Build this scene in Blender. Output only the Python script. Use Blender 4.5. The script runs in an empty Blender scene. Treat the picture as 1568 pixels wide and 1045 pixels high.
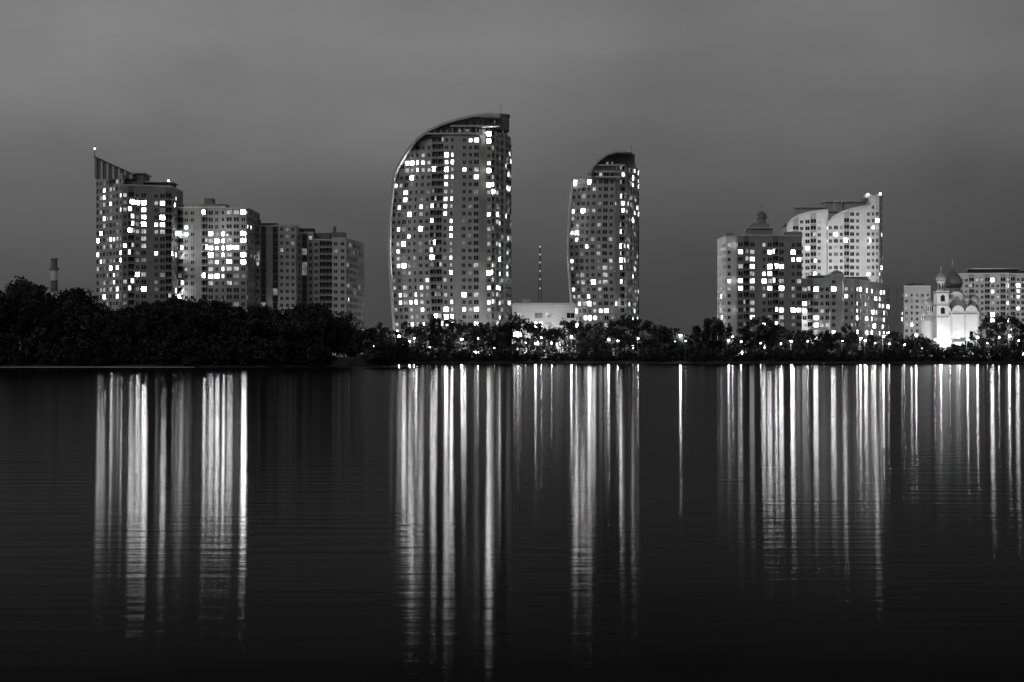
import bpy, math, random
import numpy as np
from mathutils import Vector
random.seed(7); rng=np.random.default_rng(7)
F=60/36*1568.0; CX=784.0; HY=549.0; CH=2.2
def PX(x,D): return (x-CX)*D/F
def PZ(y,D): return CH+(HY-y)*D/F
def toPx(X,Y,Z): return CX+X*F/Y, HY-(Z-CH)*F/Y
sc=bpy.context.scene
sc.view_settings.view_transform='Standard'; sc.view_settings.look='None'; sc.view_settings.exposure=0

# ------------------------------------------------ materials
def newmat(name):
    m=bpy.data.materials.new(name); m.use_nodes=True; nt=m.node_tree; nt.nodes.clear()
    out=nt.nodes.new('ShaderNodeOutputMaterial'); return m,nt,out
def surf(name,base,var=0.25,scale=0.3,rough=0.8,spec=0.3,fine=3.0):
    m,nt,out=newmat(name)
    p=nt.nodes.new('ShaderNodeBsdfPrincipled'); tc=nt.nodes.new('ShaderNodeTexCoord')
    n=nt.nodes.new('ShaderNodeTexNoise'); n.inputs['Scale'].default_value=scale; n.inputs['Detail'].default_value=6
    n2=nt.nodes.new('ShaderNodeTexNoise'); n2.inputs['Scale'].default_value=fine; n2.inputs['Detail'].default_value=3
    nt.links.new(tc.outputs['Object'],n.inputs['Vector']); nt.links.new(tc.outputs['Object'],n2.inputs['Vector'])
    add=nt.nodes.new('ShaderNodeMath'); add.operation='ADD'
    nt.links.new(n.outputs['Fac'],add.inputs[0]); nt.links.new(n2.outputs['Fac'],add.inputs[1])
    mr=nt.nodes.new('ShaderNodeMapRange'); mr.inputs['From Min'].default_value=0.6; mr.inputs['From Max'].default_value=1.4
    mr.inputs['To Min'].default_value=base*(1-var); mr.inputs['To Max'].default_value=base*(1+var)
    nt.links.new(add.outputs[0],mr.inputs['Value']); nt.links.new(mr.outputs[0],p.inputs['Base Color'])
    p.inputs['Roughness'].default_value=rough; p.inputs['Specular IOR Level'].default_value=spec
    nt.links.new(p.outputs[0],out.inputs[0]); return m
def emis(name,s,var=0.5,nee=False):
    m,nt,out=newmat(name)
    e=nt.nodes.new('ShaderNodeEmission'); tc=nt.nodes.new('ShaderNodeTexCoord')
    n=nt.nodes.new('ShaderNodeTexNoise'); n.inputs['Scale'].default_value=0.55; n.inputs['Detail'].default_value=3
    nt.links.new(tc.outputs['Object'],n.inputs['Vector'])
    mr=nt.nodes.new('ShaderNodeMapRange'); mr.inputs['From Min'].default_value=0.3; mr.inputs['From Max'].default_value=0.7
    mr.inputs['To Min'].default_value=s*(1-var); mr.inputs['To Max'].default_value=s*(1+var)
    nt.links.new(n.outputs['Fac'],mr.inputs['Value']); nt.links.new(mr.outputs[0],e.inputs['Strength'])
    nt.links.new(e.outputs[0],out.inputs[0])
    try: m.cycles.emission_sampling='AUTO' if nee else 'NONE'
    except Exception: pass
    return m
M={}
M['wall_dark']=surf('wall_dark',0.17); M['wall_mid']=surf('wall_mid',0.28); M['wall_light']=surf('wall_light',0.42)
M['wall_tower']=surf('wall_tower',0.42,0.2); M['wall_white']=surf('wall_white',0.68,0.12)
M['trim']=surf('trim_pale',0.55,0.15); M['roof']=surf('roof_dark',0.06); M['glass']=surf('window_glass',0.02,0.5,0.4,0.12,0.6)
M['lit0']=emis('curtained_room',0.16,.6); M['lit1']=emis('lamplit_room_dim',0.45,.7); M['lit2']=emis('lamplit_room',6.0,.9); M['lit3']=emis('lamplit_room_bright',65.0)
M['lamp']=emis('lamp_glow',220.0,0.05); M['lamp_small']=emis('lamp_glow_small',35.0,0.05); M['beacon']=emis('beacon_glow',8.0,0.05)
M['metal']=surf('painted_metal',0.15,0.2,1,0.5,0.5)
M['gold']=surf('dome_metal',0.4,0.15,1,0.35,0.7)
for i,b in enumerate([0.022,0.034,0.05]): M['leaf%d'%i]=surf('foliage_%d'%i,b,0.5,0.5,0.8,0.1)
M['bark']=surf('bark',0.04,0.3,1)
M['grass']=surf('grass_bank',0.035,0.5,0.15,0.9,0.2); M['pale_shore']=surf('pale_shore',0.25,0.3,0.2); M['asphalt']=surf('asphalt',0.05,0.2,0.5)

# ------------------------------------------------ builder
class B:
    def __init__(s,name,cx,cy):
        s.name=name; s.parts={}; s.e=bpy.data.objects.new(name,None); s.e.location=(cx,cy,0)
        s.e.empty_display_size=5; sc.collection.objects.link(s.e); s.o=(cx,cy)
    def q(s,part,mat,*v):
        V,Fc=s.parts.setdefault((part,mat),([],[])); n=len(V)
        V.extend((a[0]-s.o[0],a[1]-s.o[1],a[2]) for a in v); Fc.append(tuple(range(n,n+len(v))))
    def prism(s,part,mat,pts,z0,z1,top=True,matTop=None):
        n=len(pts)
        for i in range(n):
            a,b=pts[i],pts[(i+1)%n]
            s.q(part,mat,(a[0],a[1],z0),(b[0],b[1],z0),(b[0],b[1],z1),(a[0],a[1],z1))
        if top:
            s.q(part,matTop or mat,*[(p[0],p[1],z1) for p in pts]); s.q(part,mat,*[(p[0],p[1],z0) for p in reversed(pts)])
    def box(s,part,mat,x0,x1,y0,y1,z0,z1): s.prism(part,mat,[(x0,y0),(x1,y0),(x1,y1),(x0,y1)],z0,z1)
    def pbox(s,part,mat,x0,x1,yt,yb,D,dep):
        s.box(part,mat,PX(x0,D),PX(x1,D),D,D+dep,PZ(yb,D),PZ(yt,D))
    def lathe(s,part,mat,cx,cy,prof,n=20):
        for (r0,z0),(r1,z1) in zip(prof[:-1],prof[1:]):
            for i in range(n):
                a=2*math.pi*i/n; b=2*math.pi*(i+1)/n
                s.q(part,mat,(cx+r0*math.cos(a),cy+r0*math.sin(a),z0),(cx+r0*math.cos(b),cy+r0*math.sin(b),z0),
                    (cx+r1*math.cos(b),cy+r1*math.sin(b),z1),(cx+r1*math.cos(a),cy+r1*math.sin(a),z1))
    def done(s):
        for (part,mat),(V,Fc) in s.parts.items():
            me=bpy.data.meshes.new(part); me.from_pydata(V,[],Fc); me.materials.append(M[mat]); me.update()
            o=bpy.data.objects.new(part,me); sc.collection.objects.link(o); o.parent=s.e
def polymap(pts,warp=None):
    segs=[];L=0
    for a,b in zip(pts[:-1],pts[1:]):
        l=math.hypot(b[0]-a[0],b[1]-a[1]); segs.append((L,l,a,b)); L+=l
    def m(u,z,d=0):
        for (s0,l,a,b) in segs:
            if u<=s0+l+1e-6: break
        t=(u-s0)/l; dx=(b[0]-a[0])/l; dy=(b[1]-a[1])/l
        x=a[0]+(b[0]-a[0])*t; y=a[1]+(b[1]-a[1])*t
        if warp: x+=warp(u,z)
        return (x+dy*d, y-dx*d, z)
    return m,L
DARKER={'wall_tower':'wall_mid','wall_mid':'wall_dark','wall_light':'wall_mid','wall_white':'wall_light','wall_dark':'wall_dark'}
def facade(b,m,L,colw,pat,z0,fh,ztop,lit,wall='wall_mid',smooth=False,level=(0.35,0.45,0.2),band=None):
    n=max(1,round(L/colw)); w=L/n
    zt=(lambda u:ztop) if not callable(ztop) else ztop
    base=wall
    for i in range(n):
        u0=i*w;u1=u0+w
        if callable(pat):
            X,Y,Z=m((u0+u1)/2,50); c=pat(i,toPx(X,Y,Z)[0])
        else: c=pat[i%len(pat)]
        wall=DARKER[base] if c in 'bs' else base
        t0,t1=(zt(u0),zt(u1)) if smooth else (zt((u0+u1)/2),)*2
        k=0
        colbias=random.uniform(.3,1.7)
        while True:
            za=z0+k*fh; zb=za+fh
            if zb>min(t0,t1):
                b.q('walls',wall,m(u0,za),m(u1,za),m(u1,max(za,t1)),m(u0,max(za,t0))); break
            if c=='p':
                b.q('walls',wall,m(u0,za),m(u1,za),m(u1,zb),m(u0,zb))
            else:
                X,Y,Z=m((u0+u1)/2,(za+zb)/2); x,y=toPx(X,Y,Z)
                pl=lit(x,y)
                on=random.random()<pl*(colbias if pl<.8 else 1)
                g='glass'
                if on:
                    r=random.random(); g='lit1' if r<level[0] else ('lit2' if r<level[0]+level[1] else 'lit3')
                elif random.random()<.10+pl*.5: g='lit0' if random.random()<.6 else 'lit1'
                fx,f0,f1,rec={'w':(0.25,0.28,0.76,0.25),'W':(0.14,0.26,0.82,0.25),'n':(0.34,0.3,0.78,0.25),
                               's':(0.1,0.04,0.96,0.3),'b':(0.04,0.36,0.94,1.3)}[c]
                if c=='w' and g=='lit3': fx,f0,f1=.19,.26,.8  # brightest windows drawn larger, their glow put into the shape
                a0=u0+w*fx;a1=u1-w*fx;h0=za+fh*f0;h1=za+fh*f1
                Q=lambda *v:b.q('walls',wall,*v)
                Q(m(u0,za),m(u1,za),m(a1,h0),m(a0,h0)); Q(m(u0,zb),m(a0,h1),m(a1,h1),m(u1,zb))
                Q(m(u0,za),m(a0,h0),m(a0,h1),m(u0,zb)); Q(m(u1,za),m(u1,zb),m(a1,h1),m(a1,h0))
                R=lambda *v:b.q('window_reveals',wall,*v)
                R(m(a0,h0),m(a1,h0),m(a1,h0,-rec),m(a0,h0,-rec)); R(m(a0,h1),m(a1,h1),m(a1,h1,-rec),m(a0,h1,-rec))
                R(m(a0,h0),m(a0,h1),m(a0,h1,-rec),m(a0,h0,-rec)); R(m(a1,h0),m(a1,h1),m(a1,h1,-rec),m(a1,h0,-rec))
                pn='windows' if g=='glass' else 'lit_windows'
                if c=='b':
                    um=a0+(a1-a0)*random.choice([.4,.5,.62]); side=random.random()<.5
                    g1,g2=(g,'glass') if side else ('glass',g)
                    b.q('lit_windows' if g1!='glass' else 'windows',g1,m(a0,h0,-rec),m(um,h0,-rec),m(um,h1,-rec),m(a0,h1,-rec))
                    b.q('lit_windows' if g2!='glass' else 'windows',g2,m(um,h0,-rec),m(a1,h0,-rec),m(a1,h1,-rec),m(um,h1,-rec))
                else:
                    b.q(pn,g,m(a0,h0,-rec),m(a1,h0,-rec),m(a1,h1,-rec),m(a0,h1,-rec))
                if c in 'Wbw':
                    um=(a0+a1)/2; b.q('window_frames','trim' if base!='wall_dark' else base,m(um-.06,h0,-rec+.06),m(um+.06,h0,-rec+.06),m(um+.06,h1,-rec+.06),m(um-.06,h1,-rec+.06))
                if c=='b':
                    p0,p1=za+.02,za+.22; T='trim' if base!='wall_dark' else 'wall_mid'
                    b.q('balconies',T,m(u0+.1,p0,.5),m(u1-.1,p0,.5),m(u1-.1,p1,.5),m(u0+.1,p1,.5))
                    b.q('balconies',T,m(u0+.1,p1,.01),m(u1-.1,p1,.01),m(u1-.1,p1,.5),m(u0+.1,p1,.5))
                    b.q('balconies',T,m(u0+.1,p0,.01),m(u1-.1,p0,.01),m(u1-.1,p0,.5),m(u0+.1,p0,.5))
            k+=1
def litf(default,rects):
    def f(x,y):
        for (x0,x1,y0,y1,p) in rects:
            if x0<=x<=x1 and y0<=y<=y1: return p
        return default
    return f
GZ=2.6
def block(b,front,dep,yt,colw,pats,fh,lit,wall='wall_mid',level=(0.35,0.45,0.2),parapet=True,z0=GZ,sidepat='wpw'):
    P=[(PX(x,D),D) for x,D in front]; zt=PZ(yt,front[0][1])
    bl=(P[0][0],max(P[0][1],P[-1][1])+dep); br=(P[-1][0],bl[1])
    chain=[bl]+P+[br]
    for i,(a,c) in enumerate(zip(chain[:-1],chain[1:])):
        side=(i==0 or i==len(chain)-2)
        m,L=polymap([a,c])
        pat=sidepat if side else pats[(i-1)%len(pats)]
        facade(b,m,L,colw,pat,z0,fh,zt,lit,wall,level=level)
    b.q('walls',wall,(br[0],br[1],z0),(bl[0],bl[1],z0),(bl[0],bl[1],zt),(br[0],br[1],zt))
    b.q('roof','roof',*[(p[0],p[1],zt-.3) for p in chain])
    if parapet:
        for a,c in zip(chain[:-1],chain[1:]):
            m,L=polymap([a,c])
            T='trim' if wall!='wall_dark' else 'wall_mid'
            b.q('parapet',T,m(0,zt-.1,.15),m(L,zt-.1,.15),m(L,zt+.5,.15),m(0,zt+.5,.15))
            b.q('parapet',T,m(0,zt+.5,.15),m(L,zt+.5,.15),m(L,zt+.5,-.2),m(0,zt+.5,-.2))
            b.q('parapet',wall,m(0,zt-.4,-.2),m(L,zt-.4,-.2),m(L,zt+.5,-.2),m(0,zt+.5,-.2))
def bandpath(b,part,mat,pts,wpx,D,y0,y1):
    P=[(PX(x,D),PZ(y,D)) for x,y in pts]; w=wpx*D/F/2; LR=[]
    for i,p in enumerate(P):
        a=P[max(0,i-1)];c=P[min(len(P)-1,i+1)]; dx,dz=c[0]-a[0],c[1]-a[1]; l=math.hypot(dx,dz); nx,nz=-dz/l*w,dx/l*w
        LR.append(((p[0]+nx,p[1]+nz),(p[0]-nx,p[1]-nz)))
    for (l0,r0),(l1,r1) in zip(LR[:-1],LR[1:]):
        b.q(part,mat,(l0[0],y0,l0[1]),(r0[0],y0,r0[1]),(r1[0],y0,r1[1]),(l1[0],y0,l1[1]))
        b.q(part,mat,(l0[0],y1,l0[1]),(r0[0],y1,r0[1]),(r1[0],y1,r1[1]),(l1[0],y1,l1[1]))
        b.q(part,mat,(l0[0],y0,l0[1]),(l1[0],y0,l1[1]),(l1[0],y1,l1[1]),(l0[0],y1,l0[1]))
        b.q(part,mat,(r0[0],y0,r0[1]),(r1[0],y0,r1[1]),(r1[0],y1,r1[1]),(r0[0],y1,r0[1]))
def ball(b,part,mat,x,y,D,r):
    X,Z=PX(x,D),PZ(y,D); prof=[(r*math.sin(t*math.pi/8)+1e-4,Z-r*math.cos(t*math.pi/8)) for t in range(9)]
    b.lathe(part,mat,X,D,prof,10)
def rod(b,part,mat,x,D,yt,yb,r=.12,dy=0):
    X=PX(x,D); b.lathe(part,mat,X,D+dy,[(r,PZ(yb,D)),(r*.5,PZ(yt,D))],6)

# ------------------------------------------------ curved towers
def interp(pts,x):
    xs=[p[0] for p in pts]; ys=[p[1] for p in pts]; return float(np.interp(x,xs,ys))
def curved_tower(name,plan,bulge,arch,ftop,crown_top,edgepx,D,dep,colw,pat,fh,lit,wall,bandw,level):
    P=[(PX(x,d),d) for x,d in plan]; b=B(name,(P[0][0]+P[-1][0])/2,D+dep/2)
    L0=polymap(P)[1]
    def warp(u,z):
        y=HY-(z-CH)*F/D
        s=(interp(bulge,y)-edgepx)*D/F
        return s*max(0,1-u/(L0*0.55))
    m,L=polymap(P,warp)
    def zt(curve):
        def f(u):
            X,Y,_=m(u,0); x=toPx(X,Y,0)[0]; return PZ(interp(curve,x),D)
        return f
    facade(b,m,L,colw,pat,GZ,fh,zt(ftop),lit,wall,level=level)
    n=46; cz=zt(crown_top); fz=zt(ftop)
    mw=lambda u,z,d:m(u,z,d)
    for i in range(n):
        u0=L*i/n;u1=L*(i+1)/n
        b.q('crown_glazing','wall_dark',mw(u0,fz(u0)-fh,-1.5),mw(u1,fz(u1)-fh,-1.5),mw(u1,cz(u1),-1.5),mw(u0,cz(u0),-1.5))
        if i%2==0 and cz(u0)-fz(u0)>2.2:
            z0=fz(u0)+.5
            while z0+1.6<min(cz(u0),cz(u1)):
                b.q('crown_windows','lit0' if random.random()<.25 else 'glass',mw(u0+.2,z0,-1.44),mw(u1,z0,-1.44),mw(u1,z0+1.5,-1.44),mw(u0+.2,z0+1.5,-1.44)); z0+=fh
        yb=D+dep+20
        X0,Y0,_=m(u0,100,-1.5);X1,Y1,_=m(u1,100,-1.5)
        b.q('roof','roof',(X0,Y0,cz(u0)),(X1,Y1,cz(u1)),(X1,yb,cz(u1)),(X0,yb,cz(u0)))
        b.q('terraces',wall,m(u0,fz(u0)-.02,.0),m(u1,fz(u0)-.02,.0),m(u1,fz(u0)-.02,-1.6),m(u0,fz(u0)-.02,-1.6))
        b.q('back_wall',wall,(X0,yb,GZ),(X1,yb,GZ),(X1,yb,cz(u1)),(X0,yb,cz(u0)))
    yb=D+dep+20
    def ml(u,z,d=0):
        X,Y,_=m(0,z); t=u/(yb-Y); return (X-d, yb-(yb-Y)*t, z)
    facade(b,ml,yb-P[0][1],colw,'wpw',GZ,fh,PZ(ftop[0][1],D),lit,wall,level=level)
    def mrr(u,z,d=0): return (P[-1][0]+d,P[-1][1]+u,z)
    facade(b,mrr,yb-P[-1][1],colw,'wpw',GZ,fh,PZ(ftop[-1][1],D),lit,wall,level=level)
    bandpath(b,'arched_shell','trim',arch,bandw,D,D-2.0,D+dep)
    return b,m,L
archB=[(605,520),(600,460),(597,410),(596,370),(598,320),(603,270),(610,254),(622,234),(638,214),(656,201),(675,192),(700,184),(725,178),(748,175.5),(766,176)]
crownB=[(604,268),(612,254),(622,237),(638,217),(656,204),(675,195),(700,187),(725,181),(748,178.5),(766,180),(783,186)]
ftopB=[(603,272),(612,271),(612.5,258),(621,256),(621.5,244),(632,242),(632.5,229),(646,228),(646.5,216),(658,214),(658.5,204),(690,204),(741,204),(741.5,198),(783,198)]
litB=litf(0.08,[(617,662,246,262,0.95),(678,697,234,330,0.6),(655,672,255,480,0.22),(714,752,207,222,0.8),(640,720,222,236,0.05),(700,712,240,262,0.5),(603,632,268,440,0.22),
  (738,784,190,440,0.28),(603,784,438,505,0.38),(684,700,330,500,.4)])
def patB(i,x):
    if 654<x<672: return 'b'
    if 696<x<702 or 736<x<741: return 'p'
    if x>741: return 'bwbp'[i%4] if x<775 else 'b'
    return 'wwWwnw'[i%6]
plan=[(605,808),(640,802),(690,799),(738,800),(739.5,803),(758,804),(760,808),(774,818),(783,832)]
b,m,L=curved_tower('sail_shaped_tower',plan,[(260,604),(320,599),(370,597),(410,598),(460,601),(520,606)],archB,ftopB,crownB,605,800,12,2.75,patB,3.45,litB,'wall_tower',3.2,(0.32,0.46,0.22))
for (xa,xb,yy) in [(652,742,203.5),(690,765,192)]:
    b.pbox('crown_ledges','trim',xa,xb,yy,yy+2.0,798,3)
for x in range(656,742,9): b.pbox('crown_piers','wall_tower',x,x+1.8,193 if x>690 else 199,203.4,799,1.0)
b.lathe('rooftop_drum','wall_dark',PX(760,812),816,[(6.2,PZ(200,812)),(6.2,PZ(178,812)),(6.6,PZ(178,812)),(6.6,PZ(175,812)),(.01,PZ(174,812))],24)
rod(b,'antenna','metal',767,812,160,176,.15); rod(b,'antenna','metal',752,812,168,176,.1)
b.box('podium','wall_white',PX(592,780),PX(700,780),782,800,GZ,GZ+5)
b.done()
archC=[(881,520),(875,460),(871,410),(870,370),(873,320),(877,271)]
crownC=[(877,270),(903,269),(905,263),(911,253),(920,244),(932,238),(946,235),(966,235),(978,241)]
ftopC=[(877,272),(903,271),(903.5,262),(910,261.5),(910.5,254),(940,253),(940.5,249),(978,249)]
litC=litf(0.11,[(878,978,430,505,0.34),(940,978,240,430,0.32),(898,910,270,430,.26),(880,900,300,420,.18)])
def patC(i,x):
    if 899<x<906 or 943<x<947: return 'p'
    if x>946: return 'bw'[i%2]
    if 918<x<926: return 'b'
    return 'wwWw'[i%4]
plan=[(880,828),(905,822),(944,822),(945,825),(960,827),(962,831),(972,840),(978,852)]
b,m,L=curved_tower('sail_shaped_tower',plan,[(260,878),(320,874),(370,871),(410,872),(460,876),(520,881)],archC,ftopC,crownC,880,820,10,2.75,patC,3.45,litC,'wall_tower',2.6,(0.36,0.44,0.2))
bandpath(b,'arched_shell','trim',[(903,268),(908,256),(917,246),(930,237),(945,233),(968,233)],2.6,820,818,832)
for yy in (252,262,270): b.pbox('crown_ledges','trim',911,957,yy,yy+2,819,2.5)
b.pbox('rooftop_box','wall_dark',940,972,236,252,826,8)
rod(b,'antenna','metal',967,826,222,236,.12)
b.done()

# ------------------------------------------------ left complex
lv=(0.32,0.44,0.24)
b=B('stepped_apartment_building',PX(205,765),775)
litA=litf(0.12,[(198,252,308,362,0.6),(148,186,285,460,0.28),(160,230,420,462,0.35)])
block(b,[(147,775),(187,758),(188,758)],22,274,2.8,['WwWn'],3.2,litA,'wall_light',lv)
block(b,[(186.5,757),(263,764)],26,284,2.9,['wbwWpwWbn'],3.2,litA,'wall_mid',lv)
b.pbox('penthouse','wall_dark',190,219,265,284.5,762,14); b.pbox('penthouse','roof',219,262,279,284.6,764,12)
b.pbox('penthouse','trim',188,221,264,266,761,16); b.pbox('penthouse','trim',217,264,278,279.5,763,14)
D=760
def top(x): return interp([(145,240),(205,268)],x)
for x in range(145,206,9):
    b.q('louvre_fin','trim' if x>145 else 'wall_mid',*[(PX(a,D),D,PZ(c,D)) for a,c in ((x,274.2),(x+3.2,274.2),(x+3.2,top(x+3.2)),(x,top(x)))])
    b.q('louvre_fin','wall_dark',*[(PX(a,D+.4),D+.4,PZ(c,D+.4)) for a,c in ((x,274.2),(min(205,x+9),274.2),(min(205,x+9),top(min(205,x+9))),(x,top(x)))])
bandpath(b,'fin_rail','wall_dark',[(144.5,240),(206,268)],2,D,D-.5,D+1.5)
rod(b,'antenna','metal',145,760,224,242,.25); ball(b,'beacon','beacon',145,228,760,.4)
ball(b,'beacon','beacon',258,277,760,.45)
b.done()
b=B('stepped_apartment_building',PX(325,775),790)
litA2=litf(0.09,[(346,376,321,334,0.98),(322,343,350,364,0.95),(305,378,365,425,0.45),(265,285,380,460,0.35)])
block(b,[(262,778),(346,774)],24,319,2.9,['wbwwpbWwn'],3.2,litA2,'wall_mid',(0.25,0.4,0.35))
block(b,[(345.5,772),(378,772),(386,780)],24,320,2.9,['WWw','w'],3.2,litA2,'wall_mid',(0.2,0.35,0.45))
b.pbox('stair_head','wall_dark',313,326,304,319,780,6); b.pbox('penthouse','wall_mid',282,346,312.5,319,778,10); b.pbox('stair_head','wall_dark',270,280,313,319,778,6)
b.done()
litA3=litf(0.012,[(378,400,430,470,.05)])
lvd=(.7,.3,0)
b=B('stepped_apartment_building',PX(415,790),800)
block(b,[(377,792),(398,788),(399,789.5),(426,789.5),(427,788),(453,790)],24,347,2.8,['ww','w','sps','w','ww'],3.2,litA3,'wall_light',lvd)
b.pbox('stair_head','wall_dark',379,397,336,347,796,6); b.pbox('penthouse','roof',400,424,342,347,796,8)
b.done()
b=B('stepped_apartment_building',PX(500,800),815)
block(b,[(452.5,800),(480,800)],24,357,2.8,['wsw'],3.2,litA3,'wall_light',lvd)
block(b,[(479.5,797),(509,798)],24,368,2.8,['wbbw'],3.2,litA3,'wall_mid',lvd)
block(b,[(508.5,794),(530,794),(531,796),(553,826)],16,366,2.8,['ww','p','WwW'],3.2,litf(0.012,[(531,553,360,480,.03)]),'wall_light',lvd)
b.pbox('stair_head','wall_dark',507,528,356,366,800,7); b.pbox('stair_head','wall_dark',510,514,347,356.5,802,3); b.pbox('penthouse','roof',455,480,350,357,805,8); b.pbox('penthouse','wall_dark',481,505,357,368,803,8)
b.done()

# ------------------------------------------------ pavilion between towers
b=B('commercial_building',PX(832,775),785)
block(b,[(784,776),(882,776)],16,467,4.6,['WpW'],4.2,litf(0.6,[]),'wall_white',(0.7,0.2,0.1))
b.pbox('roof_canopy','trim',786,880,464,467,774,18); b.pbox('stair_head','wall_light',800,812,458,464.3,782,5)
b.done()
b=B('lattice_mast',PX(827,900),900)
zb,zt_=GZ,PZ(376,900)
for i in range(40):
    z0=zb+(zt_-zb)*i/40; z1=zb+(zt_-zb)*(i+1)/40; r0=1.7*(1-i/42); r1=1.7*(1-(i+1)/42)
    X=PX(827,900)
    cs=[(-1,-1),(1,-1),(1,1),(-1,1)]
    for j in range(4):
        a=cs[j];c=cs[(j+1)%4]
        def strut(p,q,t=.09):
            b.q('lattice','metal',(p[0]-t,p[1]-t,p[2]),(p[0]+t,p[1]+t,p[2]),(q[0]+t,q[1]+t,q[2]),(q[0]-t,q[1]-t,q[2]))
        strut((X+a[0]*r0,900+a[1]*r0,z0),(X+a[0]*r1,900+a[1]*r1,z1),.13)
        strut((X+a[0]*r0,900+a[1]*r0,z0),(X+c[0]*r1,900+c[1]*r1,z1))
for y in (378,390,402,415,428,442):
    ball(b,'beacon','lit1',827,y,898,.45)
b.done()

# ------------------------------------------------ right group
lvR=(0.32,0.44,0.24)
litD=litf(0.16,[(1130,1145,380,500,.4),(1150,1226,366,500,.24)])
b=B('turreted_apartment_building',PX(1166,800),812)
block(b,[(1106,806),(1112,801),(1130,801)],20,364,2.7,['w','wpw'],3.4,litf(.1,[]),'wall_white',lvR)
block(b,[(1129.5,798),(1228,802)],24,361,2.9,['WbWpwWbWpw'],3.4,litD,'wall_mid',lvR)
b.pbox('penthouse','wall_mid',1148,1183,350,361,802,14); b.pbox('cornice','trim',1146,1185,348.5,350,801,16); b.pbox('penthouse','wall_mid',1205,1228,355,361,803,10)
b.pbox('penthouse','wall_mid',1110,1124,357,364,805,8); b.pbox('penthouse','wall_mid',1152,1178,342,348.5,804,9)
k=800/F
X=PX(1166,808);r=8.5*k
zc=PZ(342,808)
b.lathe('turret','wall_mid',X,808,[(r*.8,zc),(r*.8,zc+2.2),(r*1.05,zc+2.3),(r*1.05,zc+2.7)],16)
b.lathe('turret_dome','metal',X,808,[(r*math.cos(t*math.pi/16),zc+2.7+r*1.15*math.sin(t*math.pi/16)) for t in range(9)],16)
rod(b,'finial','metal',1166,808,314,326,.15)
b.done()
b=B('apartment_building',PX(1295,820),835)
litD2=litf(0.18,[(1310,1364,425,520,.42),(1230,1272,425,500,.3)])
block(b,[(1227.5,812),(1272,812)],20,428,2.9,['WbWw'],3.4,litD2,'wall_light',lvR)
block(b,[(1271.5,809),(1292,809)],20,421,2.8,['wpw'],3.4,litf(.06,[]),'wall_light',lvR)
block(b,[(1291.5,806),(1309,806),(1362,862)],12,429,2.8,['wnw','WwWWp'],3.4,litD2,'wall_light',(0.3,0.45,0.25))
b.pbox('penthouse','wall_dark',1238,1262,422,428,818,8); b.pbox('penthouse','wall_mid',1296,1330,424,429,832,8)
b.lathe('turret','wall_mid',PX(1283,812),815,[(3,PZ(421,812)),(3,PZ(417,812)),(.05,PZ(413,812))],12)
b.done()
def crest(b,plan,curve,D,dep,colw,pat,fh,lit,wall):
    P=[(PX(x,d),d) for x,d in plan]; m,L=polymap(P)
    zt=lambda u:PZ(interp(curve,toPx(*m(u,0))[0]),D)
    facade(b,m,L,colw,pat,GZ,fh,zt,lit,wall,smooth=True,level=(.5,.38,.12))
    yb=D+dep; n=24
    for i in range(n):
        u0=L*i/n;u1=L*(i+1)/n;a=m(u0,0);c=m(u1,0)
        b.q('roof','roof',(a[0],a[1],zt(u0)),(c[0],c[1],zt(u1)),(c[0],yb,zt(u1)),(a[0],yb,zt(u0)))
        b.q('back_wall',wall,(a[0],yb,GZ),(c[0],yb,GZ),(c[0],yb,zt(u1)),(a[0],yb,zt(u0)))
        b.q('roof_edge','trim',m(u0,zt(u0)-.1,.5),m(u1,zt(u1)-.1,.5),m(u1,zt(u1)+1.1,.5),m(u0,zt(u0)+1.1,.5))
        b.q('roof_edge','trim',m(u0,zt(u0)+1.1,.5),m(u1,zt(u1)+1.1,.5),m(u1,zt(u1)+1.1,-1),m(u0,zt(u0)+1.1,-1))
    for s in (0,-1):
        p=P[s];z=zt(0 if s==0 else L)
        mm=(lambda u,zz,d=0,p=p,s=s:(p[0]+(d if s else -d),p[1]+u,zz))
        facade(b,mm,yb-p[1],colw,'wpw',GZ,fh,z,lit,wall,level=(.6,.33,.07))
b=B('curved_roof_apartment_building',PX(1280,900),915)
crest(b,[(1205,905),(1268,901)],[(1205,346),(1212,338),(1222,332),(1240,327),(1268,324)],903,22,2.9,'wbwWbwp',3.5,litf(.09,[]),'wall_white')
crest(b,[(1267.5,898),(1334,896)],[(1268,342),(1276,334),(1288,327),(1308,321),(1334,317)],897,24,2.9,'wWwbWwp',3.5,litf(.15,[]),'wall_white')
crest(b,[(1333.5,895),(1346,895),(1351,902)],[(1333,303),(1351,303)],895,24,2.6,'wWw',3.5,litf(.12,[]),'wall_white')
b.pbox('penthouse','wall_light',1222,1262,318,330,915,8); b.pbox('penthouse','wall_light',1262,1288,309,325,915,8); b.pbox('cornice','trim',1260,1290,307.5,309.5,914,10)
b.pbox('penthouse','wall_light',1294,1332,309,322,910,8); b.pbox('cornice','trim',1292,1334,307,309.5,909,10); b.pbox('penthouse','wall_light',1324,1350,298,303.5,900,8)
b.pbox('cornice','trim',1220,1264,316.5,318.4,914,10)
ball(b,'beacon','beacon',1329,298,899,.6); ball(b,'beacon','beacon',1348,297,899,.6)
b.done()
b=B('apartment_building',PX(1404,950),960)
block(b,[(1384,950),(1425,952)],18,439,3.0,['wnw'],3.3,litf(.1,[]),'wall_light',lvR)
b.pbox('penthouse','wall_mid',1392,1415,434,439,956,6)
b.done()
b=B('apartment_building',PX(1530,980),995)
block(b,[(1468,985),(1548,980)],20,420,3.0,['wwb'],3.3,litf(.12,[]),'wall_light',lvR)
block(b,[(1547.5,976),(1640,978)],20,420,3.0,['bwWw'],3.3,litf(.16,[]),'wall_light',lvR)
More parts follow.
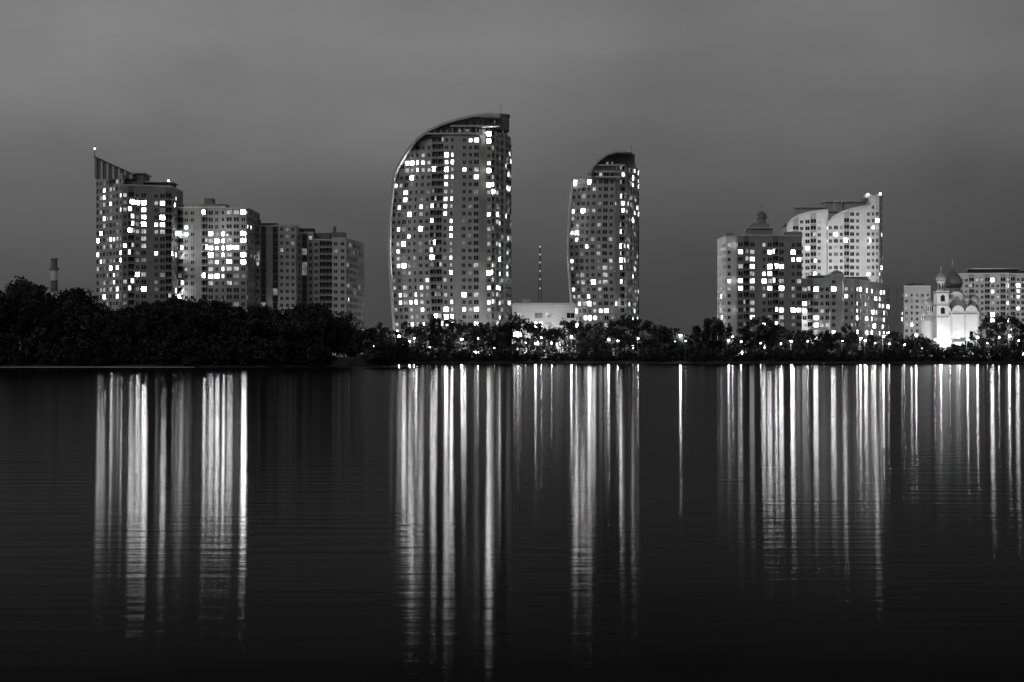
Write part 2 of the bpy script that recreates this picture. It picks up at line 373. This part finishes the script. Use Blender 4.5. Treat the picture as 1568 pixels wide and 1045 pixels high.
b.pbox('roof_storey','roof',1490,1560,412,420,988,12); b.pbox('roof_storey','roof',1556,1620,415,420,986,12); b.pbox('cornice','trim',1488,1562,411,412.3,987,14)
b.done()

# ------------------------------------------------ church
D=790; k=D/F; b=B('orthodox_church',PX(1464,D),D+14)
def onion(cx,cy,r,z,drum_h,mat='gold',n=20,cross=True):
    b.lathe('drums','wall_white',cx,cy,[(r*.95,z),(r*.95,z+.3),(r*.8,z+.4),(r*.8,z+drum_h-.4),(r*.98,z+drum_h-.3),(r*.98,z+drum_h)],n)
    for i in range(8):
        a=i*math.pi/4+.2; ca,sa=math.cos(a),math.sin(a); R=r*.82; t=r*.13
        p=lambda s,zz:(cx+R*ca-s*sa,cy+R*sa+s*ca,zz)
        b.q('drum_windows','glass',p(-t,z+drum_h*.2),p(t,z+drum_h*.2),p(t,z+drum_h*.75),p(0,z+drum_h*.86),p(-t,z+drum_h*.75))
    zz=z+drum_h
    prof=[(.8,0),(1.02,.28),(1.1,.6),(1.02,.95),(.8,1.3),(.5,1.6),(.25,1.85),(.1,2.1),(.06,2.4)]
    b.lathe('onion_domes',mat,cx,cy,[(r*p,zz+r*q) for p,q in prof],n)
    zt=zz+r*2.4; h=max(1.6,r*.8)
    b.box('crosses','gold',cx-.14,cx+.14,cy-.14,cy+.14,zt-.2,zt+h); b.box('crosses','gold',cx-h*.28,cx+h*.28,cy-.1,cy+.1,zt+h*.55,zt+h*.55+.22)
x0=PX(1430,D);x1=PX(1504,D);cx=PX(1468,D)
g=GZ+2.5
b.box('plinth','wall_light',x0-3,x1+3,D-3,D+30,GZ-.5,g)
b.box('nave','wall_white',x0+2,x1-2,D,D+26,g,PZ(478,D))
b.box('nave_upper','wall_white',cx-6,cx+6,D+5,D+21,PZ(478,D),PZ(460,D))
def gable(xc,w,z,y,nseg=10):
    pts=[(xc+w*math.cos(math.pi*i/nseg),z+w*1.05*math.sin(math.pi*i/nseg)) for i in range(nseg+1)]
    b.q('gables','wall_white',*[(p[0],y,p[1]) for p in pts])
    b.q('gables','wall_white',*[(p[0],y+2,p[1]) for p in pts])
    for a,c in zip(pts[:-1],pts[1:]): b.q('gables','metal',(a[0],y-.3,a[1]),(c[0],y-.3,c[1]),(c[0],y+2,c[1]),(a[0],y+2,a[1]))
    rim=[(xc+w*1.08*math.cos(math.pi*i/nseg),z+w*1.15*math.sin(math.pi*i/nseg)) for i in range(nseg+1)]
    for (a,c,e,f_) in zip(pts[:-1],pts[1:],rim[1:],rim[:-1]): b.q('gables','roof',(a[0],y-.31,a[1]),(c[0],y-.31,c[1]),(e[0],y-.31,e[1]),(f_[0],y-.31,f_[1]))
W=(x1-x0-4)/3
for i in range(3): gable(x0+2+W*(i+.5),W/2*.96,PZ(478,D),D-.05)
gable(cx,4.4,PZ(461,D),D+4.9)
for i in range(4):
    xx=x0+2+W*i; b.box('pilasters','trim',xx-.35,xx+.35,D-.6,D+.01,g,PZ(478,D)+.4)
b.box('cornice','trim',x0+1.5,x1-1.5,D-.45,D-.02,PZ(480,D),PZ(478.5,D))
b.box('cornice','roof',x0+1.5,x1-1.5,D-.30,D-.02,PZ(481.3,D),PZ(480.05,D))
for i in range(3):
    xc=x0+2+W*(i+.5)
    for (za,zb,w) in ((g+.3 if i==1 else g+2,g+4.6,1.1 if i==1 else .8),(g+6.3,g+9.8,.8)):
        b.q('arched_windows','lit2' if i==1 else 'glass',(xc-w,D-.06,za),(xc+w,D-.06,za),(xc+w,D-.06,zb-w*.6),(xc,D-.06,zb),(xc-w,D-.06,zb-w*.6))
b.box('porch','wall_white',cx-3,cx+3,D-5,D-.6,g,g+4.5); b.prism('porch_roof','metal',[(cx-3.4,D-5.3),(cx+3.4,D-5.3),(cx+3.4,D-.65),(cx-3.4,D-.65)],g+4.5,g+5)
b.q('arched_windows','glass',(cx-1.3,D-5.06,g),(cx+1.3,D-5.06,g),(cx+1.3,D-5.06,g+2.6),(cx,D-5.06,g+3.6),(cx-1.3,D-5.06,g+2.6))
onion(cx+.5,D+13,4.3,PZ(460,D),6.0,'metal')
b.box('bell_tower','wall_white',PX(1443,D)-2.7,PX(1443,D)+2.7,D-.8,D+6,g,PZ(447,D))
for z in (447,466,484): b.box('bell_tower','trim',PX(1443,D)-3,PX(1443,D)+3,D-1.1,D+6.3,PZ(z+1,D),PZ(z-1,D))
for z in (447,466,484): b.box('bell_tower','roof',PX(1443,D)-2.8,PX(1443,D)+2.8,D-.95,D+6.1,PZ(z+2.2,D),PZ(z+1.05,D))
for z in (PZ(462,D),PZ(481,D)):
    xc=PX(1443,D); b.q('belfry_openings','glass',(xc-1,D-.85,z),(xc+1,D-.85,z),(xc+1,D-.85,z+2.4),(xc,D-.85,z+3.2),(xc-1,D-.85,z+2.4))
onion(PX(1443,D),D+2.7,2.2,PZ(446,D),4.6)
onion(PX(1431,D),D+10,1.7,PZ(478,D),3.5); onion(PX(1456.5,D),D+3.5,1.5,PZ(474,D),3.6); onion(PX(1484,D),D+3.5,1.5,PZ(474,D),3.6); onion(PX(1496,D),D+3.5,1.9,PZ(478,D),4.4); onion(PX(1490,D),D+20,1.8,PZ(478,D),5.5)
for xx in (x0+.5,x1-.5):
    b.lathe('apses','wall_white',xx,D+12,[(4,g),(4,PZ(492,D)),(4.3,PZ(492,D)),(4.3,PZ(491,D)),(2,PZ(484,D)),(.05,PZ(482,D))],20)
onion(PX(1508,D),D+10,1.3,PZ(490,D),2.6); onion(PX(1422,D),D+10,1.3,PZ(490,D),2.6)
b.done()

# ------------------------------------------------ chimney
b=B('factory_chimney',PX(83,900),900)
X=PX(83,900); z1=PZ(396,900)
N=9
for i in range(N):
    za=GZ+(z1-GZ)*i/N; zb=GZ+(z1-GZ)*(i+1)/N; ra=2.5-.9*i/N; rb=2.5-.9*(i+1)/N
    b.lathe('shaft','wall_white' if i%2 else 'wall_dark',X,900,[(ra,za),(rb,zb)],18)
b.lathe('cap','wall_mid',X,900,[(1.5,z1-.8),(2.1,z1-.6),(2.1,z1),(1.2,z1)],18); b.lathe('gallery','metal',X,900,[(2.2,z1-6),(2.5,z1-6),(2.5,z1-5),(2.5,z1-5)],18)
b.done()

# ------------------------------------------------ ground, water
shore=[(-1500,405),(0,408),(150,408),(300,410),(400,415),(480,425),(530,445),(560,500),(590,620),(620,690),(700,715),(900,725),(1100,722),(1300,716),(1568,712),(3000,700)]
S=[(PX(x,D),D) for x,D in shore]; S=[(-4000,405)]+S+[(4000,700)]
fine=[]
for a,c in zip(S[:-1],S[1:]):
    n=max(1,int(abs(c[0]-a[0])/8)) if abs(a[0])<700 else 6
    for i in range(n):
        t=i/n; fine.append((a[0]+(c[0]-a[0])*t,a[1]+(c[1]-a[1])*t+random.uniform(-1.2,1.2)))
fine.append(S[-1])
rows=[(-6,-1.2),(0,-.15),(1.5,.35),(5,1.0),(12,1.9),(30,2.6)]
V=[];Fc=[]
for off,z in rows:
    for p in fine: V.append((p[0],p[1]+off,z+(random.uniform(-.12,.12) if off>0 else 0)))
for p in fine: V.append((p[0],1050,2.6))
for p in fine: V.append((p[0]*2,9000,2.6))
n=len(fine)
for r in range(len(rows)+1):
    for i in range(n-1): Fc.append((r*n+i,r*n+i+1,(r+1)*n+i+1,(r+1)*n+i))
me=bpy.data.meshes.new('ground'); me.from_pydata(V,[],Fc); me.materials.append(M['grass']); g_=bpy.data.objects.new('ground',me); sc.collection.objects.link(g_)
V=[];Fc=[]
pts=[p for p in fine if -400<p[0]<PX(385,412)]
for i,p in enumerate(pts):
    h=.13+.05*math.sin(i*.9); V+= [(p[0],p[1]-2.2,-.05),(p[0],p[1]-1.7,h),(p[0],p[1]+1.2,h+.08)]
for i in range(len(pts)-1):
    for j in (0,1): Fc.append((i*3+j,(i+1)*3+j,(i+1)*3+j+1,i*3+j+1))
me=bpy.data.meshes.new('pale_shore_strip'); me.from_pydata(V,[],Fc); me.materials.append(M['pale_shore']); o=bpy.data.objects.new('pale_shore_strip',me); sc.collection.objects.link(o)  # thin pale strip along the left water's edge
V=[(PX(600,735)-5,752,2.72),(900,745,2.72),(900,753,2.72),(PX(600,735)-5,760,2.72)]
me=bpy.data.meshes.new('embankment_road'); me.from_pydata(V,[],[(0,1,2,3)]); me.materials.append(M['asphalt']); o=bpy.data.objects.new('embankment_road',me); sc.collection.objects.link(o)

m,nt,out=newmat('river_water')
geo=nt.nodes.new('ShaderNodeNewGeometry'); dot=nt.nodes.new('ShaderNodeVectorMath'); dot.operation='DOT_PRODUCT'; dot.inputs[1].default_value=(0,0,1)
nt.links.new(geo.outputs['Incoming'],dot.inputs[0])
cr=nt.nodes.new('ShaderNodeValToRGB'); nt.links.new(dot.outputs['Value'],cr.inputs[0])
pts=[(0,.55),(.02,.38),(.058,.21),(.1,.115),(.14,.05),(.18,.018),(1,.012)]
el=cr.color_ramp.elements
while len(el)<len(pts): el.new(.5)
for e,(p,v) in zip(el,pts): e.position=p; e.color=(v,v,v,1)
gl=nt.nodes.new('ShaderNodeBsdfAnisotropic'); gl.distribution='BECKMANN'; gl.inputs['Roughness'].default_value=.098
gl.inputs['Anisotropy'].default_value=0.48
tv=nt.nodes.new('ShaderNodeCombineXYZ'); tv.inputs[0].default_value=1.0; nt.links.new(tv.outputs[0],gl.inputs['Tangent'])
tc=nt.nodes.new('ShaderNodeTexCoord'); mp=nt.nodes.new('ShaderNodeMapping'); mp.inputs['Scale'].default_value=(.25,2.2,1)
no=nt.nodes.new('ShaderNodeTexNoise'); no.inputs['Scale'].default_value=1.0; no.inputs['Detail'].default_value=4
bp=nt.nodes.new('ShaderNodeBump'); bp.inputs['Strength'].default_value=.27; bp.inputs['Distance'].default_value=.03
nt.links.new(tc.outputs['Object'],mp.inputs[0]); nt.links.new(mp.outputs[0],no.inputs['Vector']); nt.links.new(no.outputs['Fac'],bp.inputs['Height'])
nt.links.new(bp.outputs[0],gl.inputs['Normal']); nt.links.new(cr.outputs[0],gl.inputs['Color'])
df=nt.nodes.new('ShaderNodeBsdfDiffuse'); df.inputs[0].default_value=(.003,.003,.003,1)
ad=nt.nodes.new('ShaderNodeAddShader'); nt.links.new(gl.outputs[0],ad.inputs[0]); nt.links.new(df.outputs[0],ad.inputs[1]); nt.links.new(ad.outputs[0],out.inputs[0])
me=bpy.data.meshes.new('river_water'); me.from_pydata([(-5000,-400,0),(5000,-400,0),(5000,1000,0),(-5000,1000,0)],[],[(0,1,2,3)]); me.materials.append(m)
o=bpy.data.objects.new('river_water',me); sc.collection.objects.link(o)

# ------------------------------------------------ trees
class Leaves:
    def __init__(s): s.V=[];s.M=[];s.tv=[];s.tf=[]
    def tree(s,x,y,z,H,R,nleaf=800,leaf=.55,bush=False):
        base=.12 if bush else .24
        nc=int(10+R*2.4)
        th=rng.uniform(0,2*math.pi,nc); rr=np.sqrt(rng.uniform(0,1,nc))*R*.85; hz=rng.uniform(base,1.0,nc)
        prof=np.sin(np.clip((hz-base*.6)/(1.08-base*.6),0,1)*math.pi)**.5
        C=np.stack([x+rr*prof*np.cos(th),y+rr*prof*np.sin(th),z+H*hz*.93],1)
        cr_=rng.uniform(.24,.44,nc)*R
        mi=rng.integers(0,3,nc)
        idx=rng.integers(0,nc,nleaf)
        d=rng.normal(size=(nleaf,3)); d/=np.linalg.norm(d,axis=1)[:,None]
        P=C[idx]+d*(cr_[idx]*rng.uniform(.25,1.08,nleaf)**.6)[:,None]
        a=rng.normal(size=(nleaf,3)); a/=np.linalg.norm(a,axis=1)[:,None]
        bb=np.cross(a,rng.normal(size=(nleaf,3))); bb/=np.linalg.norm(bb,axis=1)[:,None]
        sz=(leaf*rng.uniform(.5,1.25,nleaf))[:,None]
        Q=np.stack([P-a*sz,P-bb*sz*.6,P+a*sz,P+bb*sz*.6],1)
        s.V.append(Q.reshape(-1,3)); s.M.append(mi[idx])
        r=max(.12,H*.018)
        def tube(p,q,r0,r1):
            n=len(s.tv); p=np.array(p);q=np.array(q)
            for (c,rad) in ((p,r0),(q,r1)):
                for i in range(5): s.tv.append((c[0]+rad*math.cos(i*1.2566),c[1]+rad*math.sin(i*1.2566),c[2]))
            for i in range(5): s.tf.append((n+i,n+(i+1)%5,n+5+(i+1)%5,n+5+i))
        tube((x,y,z-.5),(x,y,z+H*.75),r,r*.3)
        for j in range(min(6,nc)): tube((x,y,z+H*(.25+.07*j)),C[j],r*.45,r*.12)
    def done(s,name):
        V=np.concatenate(s.V); Mi=np.concatenate(s.M); nq=len(Mi); tv=np.array(s.tv); nt_=len(s.tf)
        allv=np.concatenate([V,tv]); me=bpy.data.meshes.new(name)
        me.vertices.add(len(allv)); me.vertices.foreach_set('co',allv.ravel().astype(np.float32))
        loops=np.concatenate([np.arange(nq*4),np.array(s.tf).ravel()+len(V)])
        me.loops.add(len(loops)); me.loops.foreach_set('vertex_index',loops.astype(np.int32))
        me.polygons.add(nq+nt_); me.polygons.foreach_set('loop_start',(np.arange(nq+nt_)*4).astype(np.int32))
        for k_ in ('leaf0','leaf1','leaf2','bark'): me.materials.append(M[k_])
        me.polygons.foreach_set('material_index',np.concatenate([Mi,np.full(nt_,3)]).astype(np.int32))
        me.update(calc_edges=True); me.validate()
        o=bpy.data.objects.new(name,me); sc.collection.objects.link(o)
def shoreY(X): return float(np.interp(X,[p[0] for p in S],[p[1] for p in S]))
prof=[(-200,442),(0,434),(28,420),(60,430),(82,445),(110,437),(135,442),(160,460),(200,469),(235,455),(280,451),(330,456),(370,458),(400,470),(440,473),(470,463),(500,466),(530,477),(550,490),(566,503),(590,515)]
T=Leaves()
for row,(off,cnt) in enumerate([(9,34),(22,36),(38,34),(60,26)]):
    for i in range(cnt):
        x=-120+ (685)*(i+random.uniform(-.3,.3))/cnt
        D=shoreY(PX(x,420))+off+random.uniform(-3,3)
        X=PX(x,D); D=max(D,shoreY(X)+off)
        x=toPx(X,D,0)[0]
        yt=interp(prof,x)+random.choice([0,3,8,16,5])+(12 if row==0 else 0)
        H=PZ(yt,D)-2.0
        if H<4: H=4
        T.tree(X,D,1.8 if off>12 else 1.2,H,random.uniform(3.6,5.4),1500 if row<2 else 1100,.5)
for i in range(90):
    x=-150+730*i/90; D0=shoreY(PX(x,412)); X=PX(x,D0+4); D=shoreY(X)+random.uniform(2.5,6)
    T.tree(X,D,.4,random.uniform(3,8),random.uniform(2,3.4),450,.42,True)
T.done('woodland_trees')
T=Leaves()
prR=[(560,496),(600,502),(640,490),(660,482),(700,488),(740,498),(780,482),(795,474),(815,498),(850,495),(885,488),(910,498),(945,488),(960,480),(1000,484),(1020,498),(1045,512),(1062,490),(1105,488),(1125,510),(1140,490),(1180,488),(1215,510),(1260,513),(1282,506),(1305,502),(1325,516),(1370,512),(1400,510),(1425,520),(1450,530),(1490,525),(1508,483),(1545,479),(1568,489),(1700,482)]
x=564
while x<1680:
    D=random.choice([732,736,741,766])+random.uniform(-2,2)
    yt=interp(prR,x)+random.uniform(-4,10); H=max(4,(PZ(yt,D)-2.5)*1.04)
    T.tree(PX(x,D),D,2.4,H,min(random.uniform(3.2,5.0),H*.42),1000,.5)
    x+=random.uniform(6,15)
x=570
while x<1690:
    D=shoreY(PX(x,720))+random.uniform(3,9)
    T.tree(PX(x,D),D,.6,random.uniform(3.0,7.5),random.uniform(2.2,3.8),340,.45,True); x+=random.uniform(4,8)
T.done('promenade_trees')
T=Leaves()
for i in range(60):
    x=560+1100*i/60; D=random.uniform(1050,1150); T.tree(PX(x,D),D,2.4,random.uniform(8,14),6,250,.9)
T.done('background_trees')

# ------------------------------------------------ street lamps
def lampmesh(mat,H,r):
    V,Fc,Mi=[],[],[]
    def lathe(cx,cz,prof,n,mi,cy=0):
        for (r0,z0),(r1,z1) in zip(prof[:-1],prof[1:]):
            for i in range(n):
                a=2*math.pi*i/n;c=2*math.pi*(i+1)/n;k_=len(V)
                V.extend([(cx+r0*math.cos(a),cy+r0*math.sin(a),cz+z0),(cx+r0*math.cos(c),cy+r0*math.sin(c),cz+z0),(cx+r1*math.cos(c),cy+r1*math.sin(c),cz+z1),(cx+r1*math.cos(a),cy+r1*math.sin(a),cz+z1)])
                Fc.append((k_,k_+1,k_+2,k_+3)); Mi.append(mi)
    lathe(0,0,[(.22,0),(.22,.8),(.12,.9),(.07,H)],8,0)
    for i in range(5):
        t=i/5;t1=(i+1)/5; a=(0,-1.8*t,H+.5*math.sin(t*1.5)); c=(0,-1.8*t1,H+.5*math.sin(t1*1.5)); k_=len(V)
        V.extend([(a[0]-.05,a[1],a[2]),(a[0]+.05,a[1],a[2]),(c[0]+.05,c[1],c[2]),(c[0]-.05,c[1],c[2])]); Fc.append((k_,k_+1,k_+2,k_+3)); Mi.append(0)
    lathe(0,H+.55,[(.05,.16),(.35,.1),(.42,0)],10,0,-1.9)
    lathe(0,H+.5-r*.7,[(r*math.sin(t*math.pi/6)+1e-4,-r*math.cos(t*math.pi/6)) for t in range(7)],10,1,-1.9)
    me=bpy.data.meshes.new('street_lamp'); me.from_pydata(V,[],Fc); me.materials.append(M['metal']); me.materials.append(M[mat])
    for p,mi in zip(me.polygons,Mi): p.material_index=mi
    return me
LM={'b':lampmesh('lamp',9.5,.42),'m':lampmesh('lamp',8.5,.22),'s':lampmesh('lamp_small',6.5,.16)}
lamps=[(572,'s'),(590,'m'),(611,'b'),(627,'b'),(634,'m'),(658,'s'),(686,'m'),(707,'b'),(716,'s'),(732,'m'),(757,'s'),(772,'m'),(805,'s'),(820,'b'),(829,'m'),(845,'m'),(858,'s'),(875,'b'),(907,'m'),(932,'b'),(946,'m'),(962,'s'),(977,'m'),
 (1034,'m'),(1042,'b'),(1050,'s'),(1116,'b'),(1122,'m'),(1135,'m'),(1165,'m'),(1196,'m'),(1212,'b'),(1237,'m'),(1262,'m'),(1290,'s'),(1318,'b'),(1325,'b'),(1340,'m'),(1353,'b'),(1362,'m'),(1385,'m'),(1403,'b'),(1412,'s'),(1432,'m'),(1441,'b'),(1455,'m'),(1470,'m'),(1482,'b'),(1497,'b'),(1512,'s'),(1530,'m'),(1546,'b'),(1560,'m')]
for i,(x,t) in enumerate(lamps):
    D=727+ (i*37%5)*.8
    if t!='b' and i%5 in (1,3): D=744+(i%4)*2
    o=bpy.data.objects.new('street_lamp',LM[t]); o.location=(PX(x,D),D+1.9,1.9+random.uniform(-.3,.5)); o.scale=(1,1,random.uniform(.65,1.1)); sc.collection.objects.link(o)
    if t=='b' :
        l=bpy.data.lights.new('lamp_light','POINT'); l.energy=700; l.shadow_soft_size=.5; lo=bpy.data.objects.new('lamp_light',l)
        sc.collection.objects.link(lo); lo.parent=o; lo.location=(0,-1.9,8.8)
# ------------------------------------------------ floodlights
def spot(name,loc,tgt,e,ang=80,size=.6):
    l=bpy.data.lights.new(name,'SPOT'); l.energy=e; l.spot_size=math.radians(ang); l.spot_blend=.6; l.shadow_soft_size=size
    o=bpy.data.objects.new(name,l); o.location=loc; o.rotation_euler=(Vector(tgt)-Vector(loc)).to_track_quat('-Z','Y').to_euler(); sc.collection.objects.link(o)
for x,e in ((1236,2.6e4),(1300,3.6e4)):
    spot('floodlight',(PX(x,850),850,PZ(420,812)+3),(PX(x+10,900),900,PZ(365,900)),e,130)
for x in (1425,1445,1465,1485,1508):
    spot('floodlight',(PX(x,765),764,3.5),(PX(x*.6+1464*.4,792),792,20),2.0e4,100)
spot('floodlight',(PX(1400,860),862,4),(PX(1404,950),950,25),5e4,90)
spot('floodlight',(PX(1560,860),862,4),(PX(1550,950),980,35),1.5e5,100)
for x in (800,832,865): spot('floodlight',(PX(x,766),766,3.5),(PX(x,776),778,14),6e3,130)
spot('floodlight',(PX(620,786),784,8),(PX(625,800),800,16),3e3,120)
spot('floodlight',(PX(333,760),762,PZ(355,760)),(PX(350,775),776,PZ(365,775)),3e3,140)

# ------------------------------------------------ world / sky
w=bpy.data.worlds.new('World'); sc.world=w; w.use_nodes=True; nt=w.node_tree; nt.nodes.clear()
out=nt.nodes.new('ShaderNodeOutputWorld'); bg=nt.nodes.new('ShaderNodeBackground'); nt.links.new(bg.outputs[0],out.inputs[0])
tc=nt.nodes.new('ShaderNodeTexCoord'); sx=nt.nodes.new('ShaderNodeSeparateXYZ'); nt.links.new(tc.outputs['Generated'],sx.inputs[0])
r=nt.nodes.new('ShaderNodeValToRGB'); nt.links.new(sx.outputs['Z'],r.inputs[0])
pts=[(0,.050),(.04,.061),(.095,.104),(.14,.155),(.18,.188),(.21,.185),(.4,.17),(1,.15)]
el=r.color_ramp.elements
while len(el)<len(pts): el.new(.5)
for e,(p,v) in zip(el,pts): e.position=p; e.color=(v,v,v,1)
mx=nt.nodes.new('ShaderNodeMapRange'); nt.links.new(sx.outputs['X'],mx.inputs['Value']); mx.inputs['From Min'].default_value=-.3; mx.inputs['From Max'].default_value=.3
mx.inputs['To Min'].default_value=1.22; mx.inputs['To Max'].default_value=.78
mp=nt.nodes.new('ShaderNodeMapping'); mp.inputs['Scale'].default_value=(4.5,4.5,9); nt.links.new(tc.outputs['Generated'],mp.inputs[0])
no=nt.nodes.new('ShaderNodeTexNoise'); no.inputs['Scale'].default_value=1.6; no.inputs['Detail'].default_value=5; no.inputs['Roughness'].default_value=.5; nt.links.new(mp.outputs[0],no.inputs['Vector'])
mn=nt.nodes.new('ShaderNodeMapRange'); nt.links.new(no.outputs['Fac'],mn.inputs['Value']); mn.inputs['From Min'].default_value=.3; mn.inputs['From Max'].default_value=.7
mn.inputs['To Min'].default_value=.88; mn.inputs['To Max'].default_value=1.16
def mul(a,c):
    x_=nt.nodes.new('ShaderNodeMath'); x_.operation='MULTIPLY'; nt.links.new(a,x_.inputs[0])
    if isinstance(c,float): x_.inputs[1].default_value=c
    else: nt.links.new(c,x_.inputs[1])
    return x_.outputs[0]
v=mul(mul(r.outputs[0],mx.outputs[0]),mn.outputs[0])
sk=nt.nodes.new('ShaderNodeTexSky'); sk.sky_type='NISHITA'; sk.sun_disc=False; sk.sun_elevation=math.radians(-4); sk.sun_rotation=math.radians(200)
bw=nt.nodes.new('ShaderNodeRGBToBW'); nt.links.new(sk.outputs[0],bw.inputs[0])
a_=nt.nodes.new('ShaderNodeMath'); a_.operation='ADD'; nt.links.new(v,a_.inputs[0]); nt.links.new(mul(bw.outputs[0],0.02),a_.inputs[1])
nt.links.new(a_.outputs[0],bg.inputs['Color']); bg.inputs['Strength'].default_value=1.0
s=bpy.data.lights.new('glow_fill','SUN'); s.energy=.32; s.angle=math.radians(12); so=bpy.data.objects.new('glow_fill',s); sc.collection.objects.link(so)  # added soft fill from front left, stands in for sky and city glow
so.rotation_euler=(math.radians(62),0,math.radians(-38))

cam=bpy.data.cameras.new('camera'); co=bpy.data.objects.new('camera',cam); sc.collection.objects.link(co); sc.camera=co
co.location=(0,0,CH); co.rotation_euler=(math.radians(90),0,0); cam.lens=60; cam.sensor_width=36; cam.shift_y=(HY-522.5)/1568; cam.clip_end=20000; cam.clip_start=.5
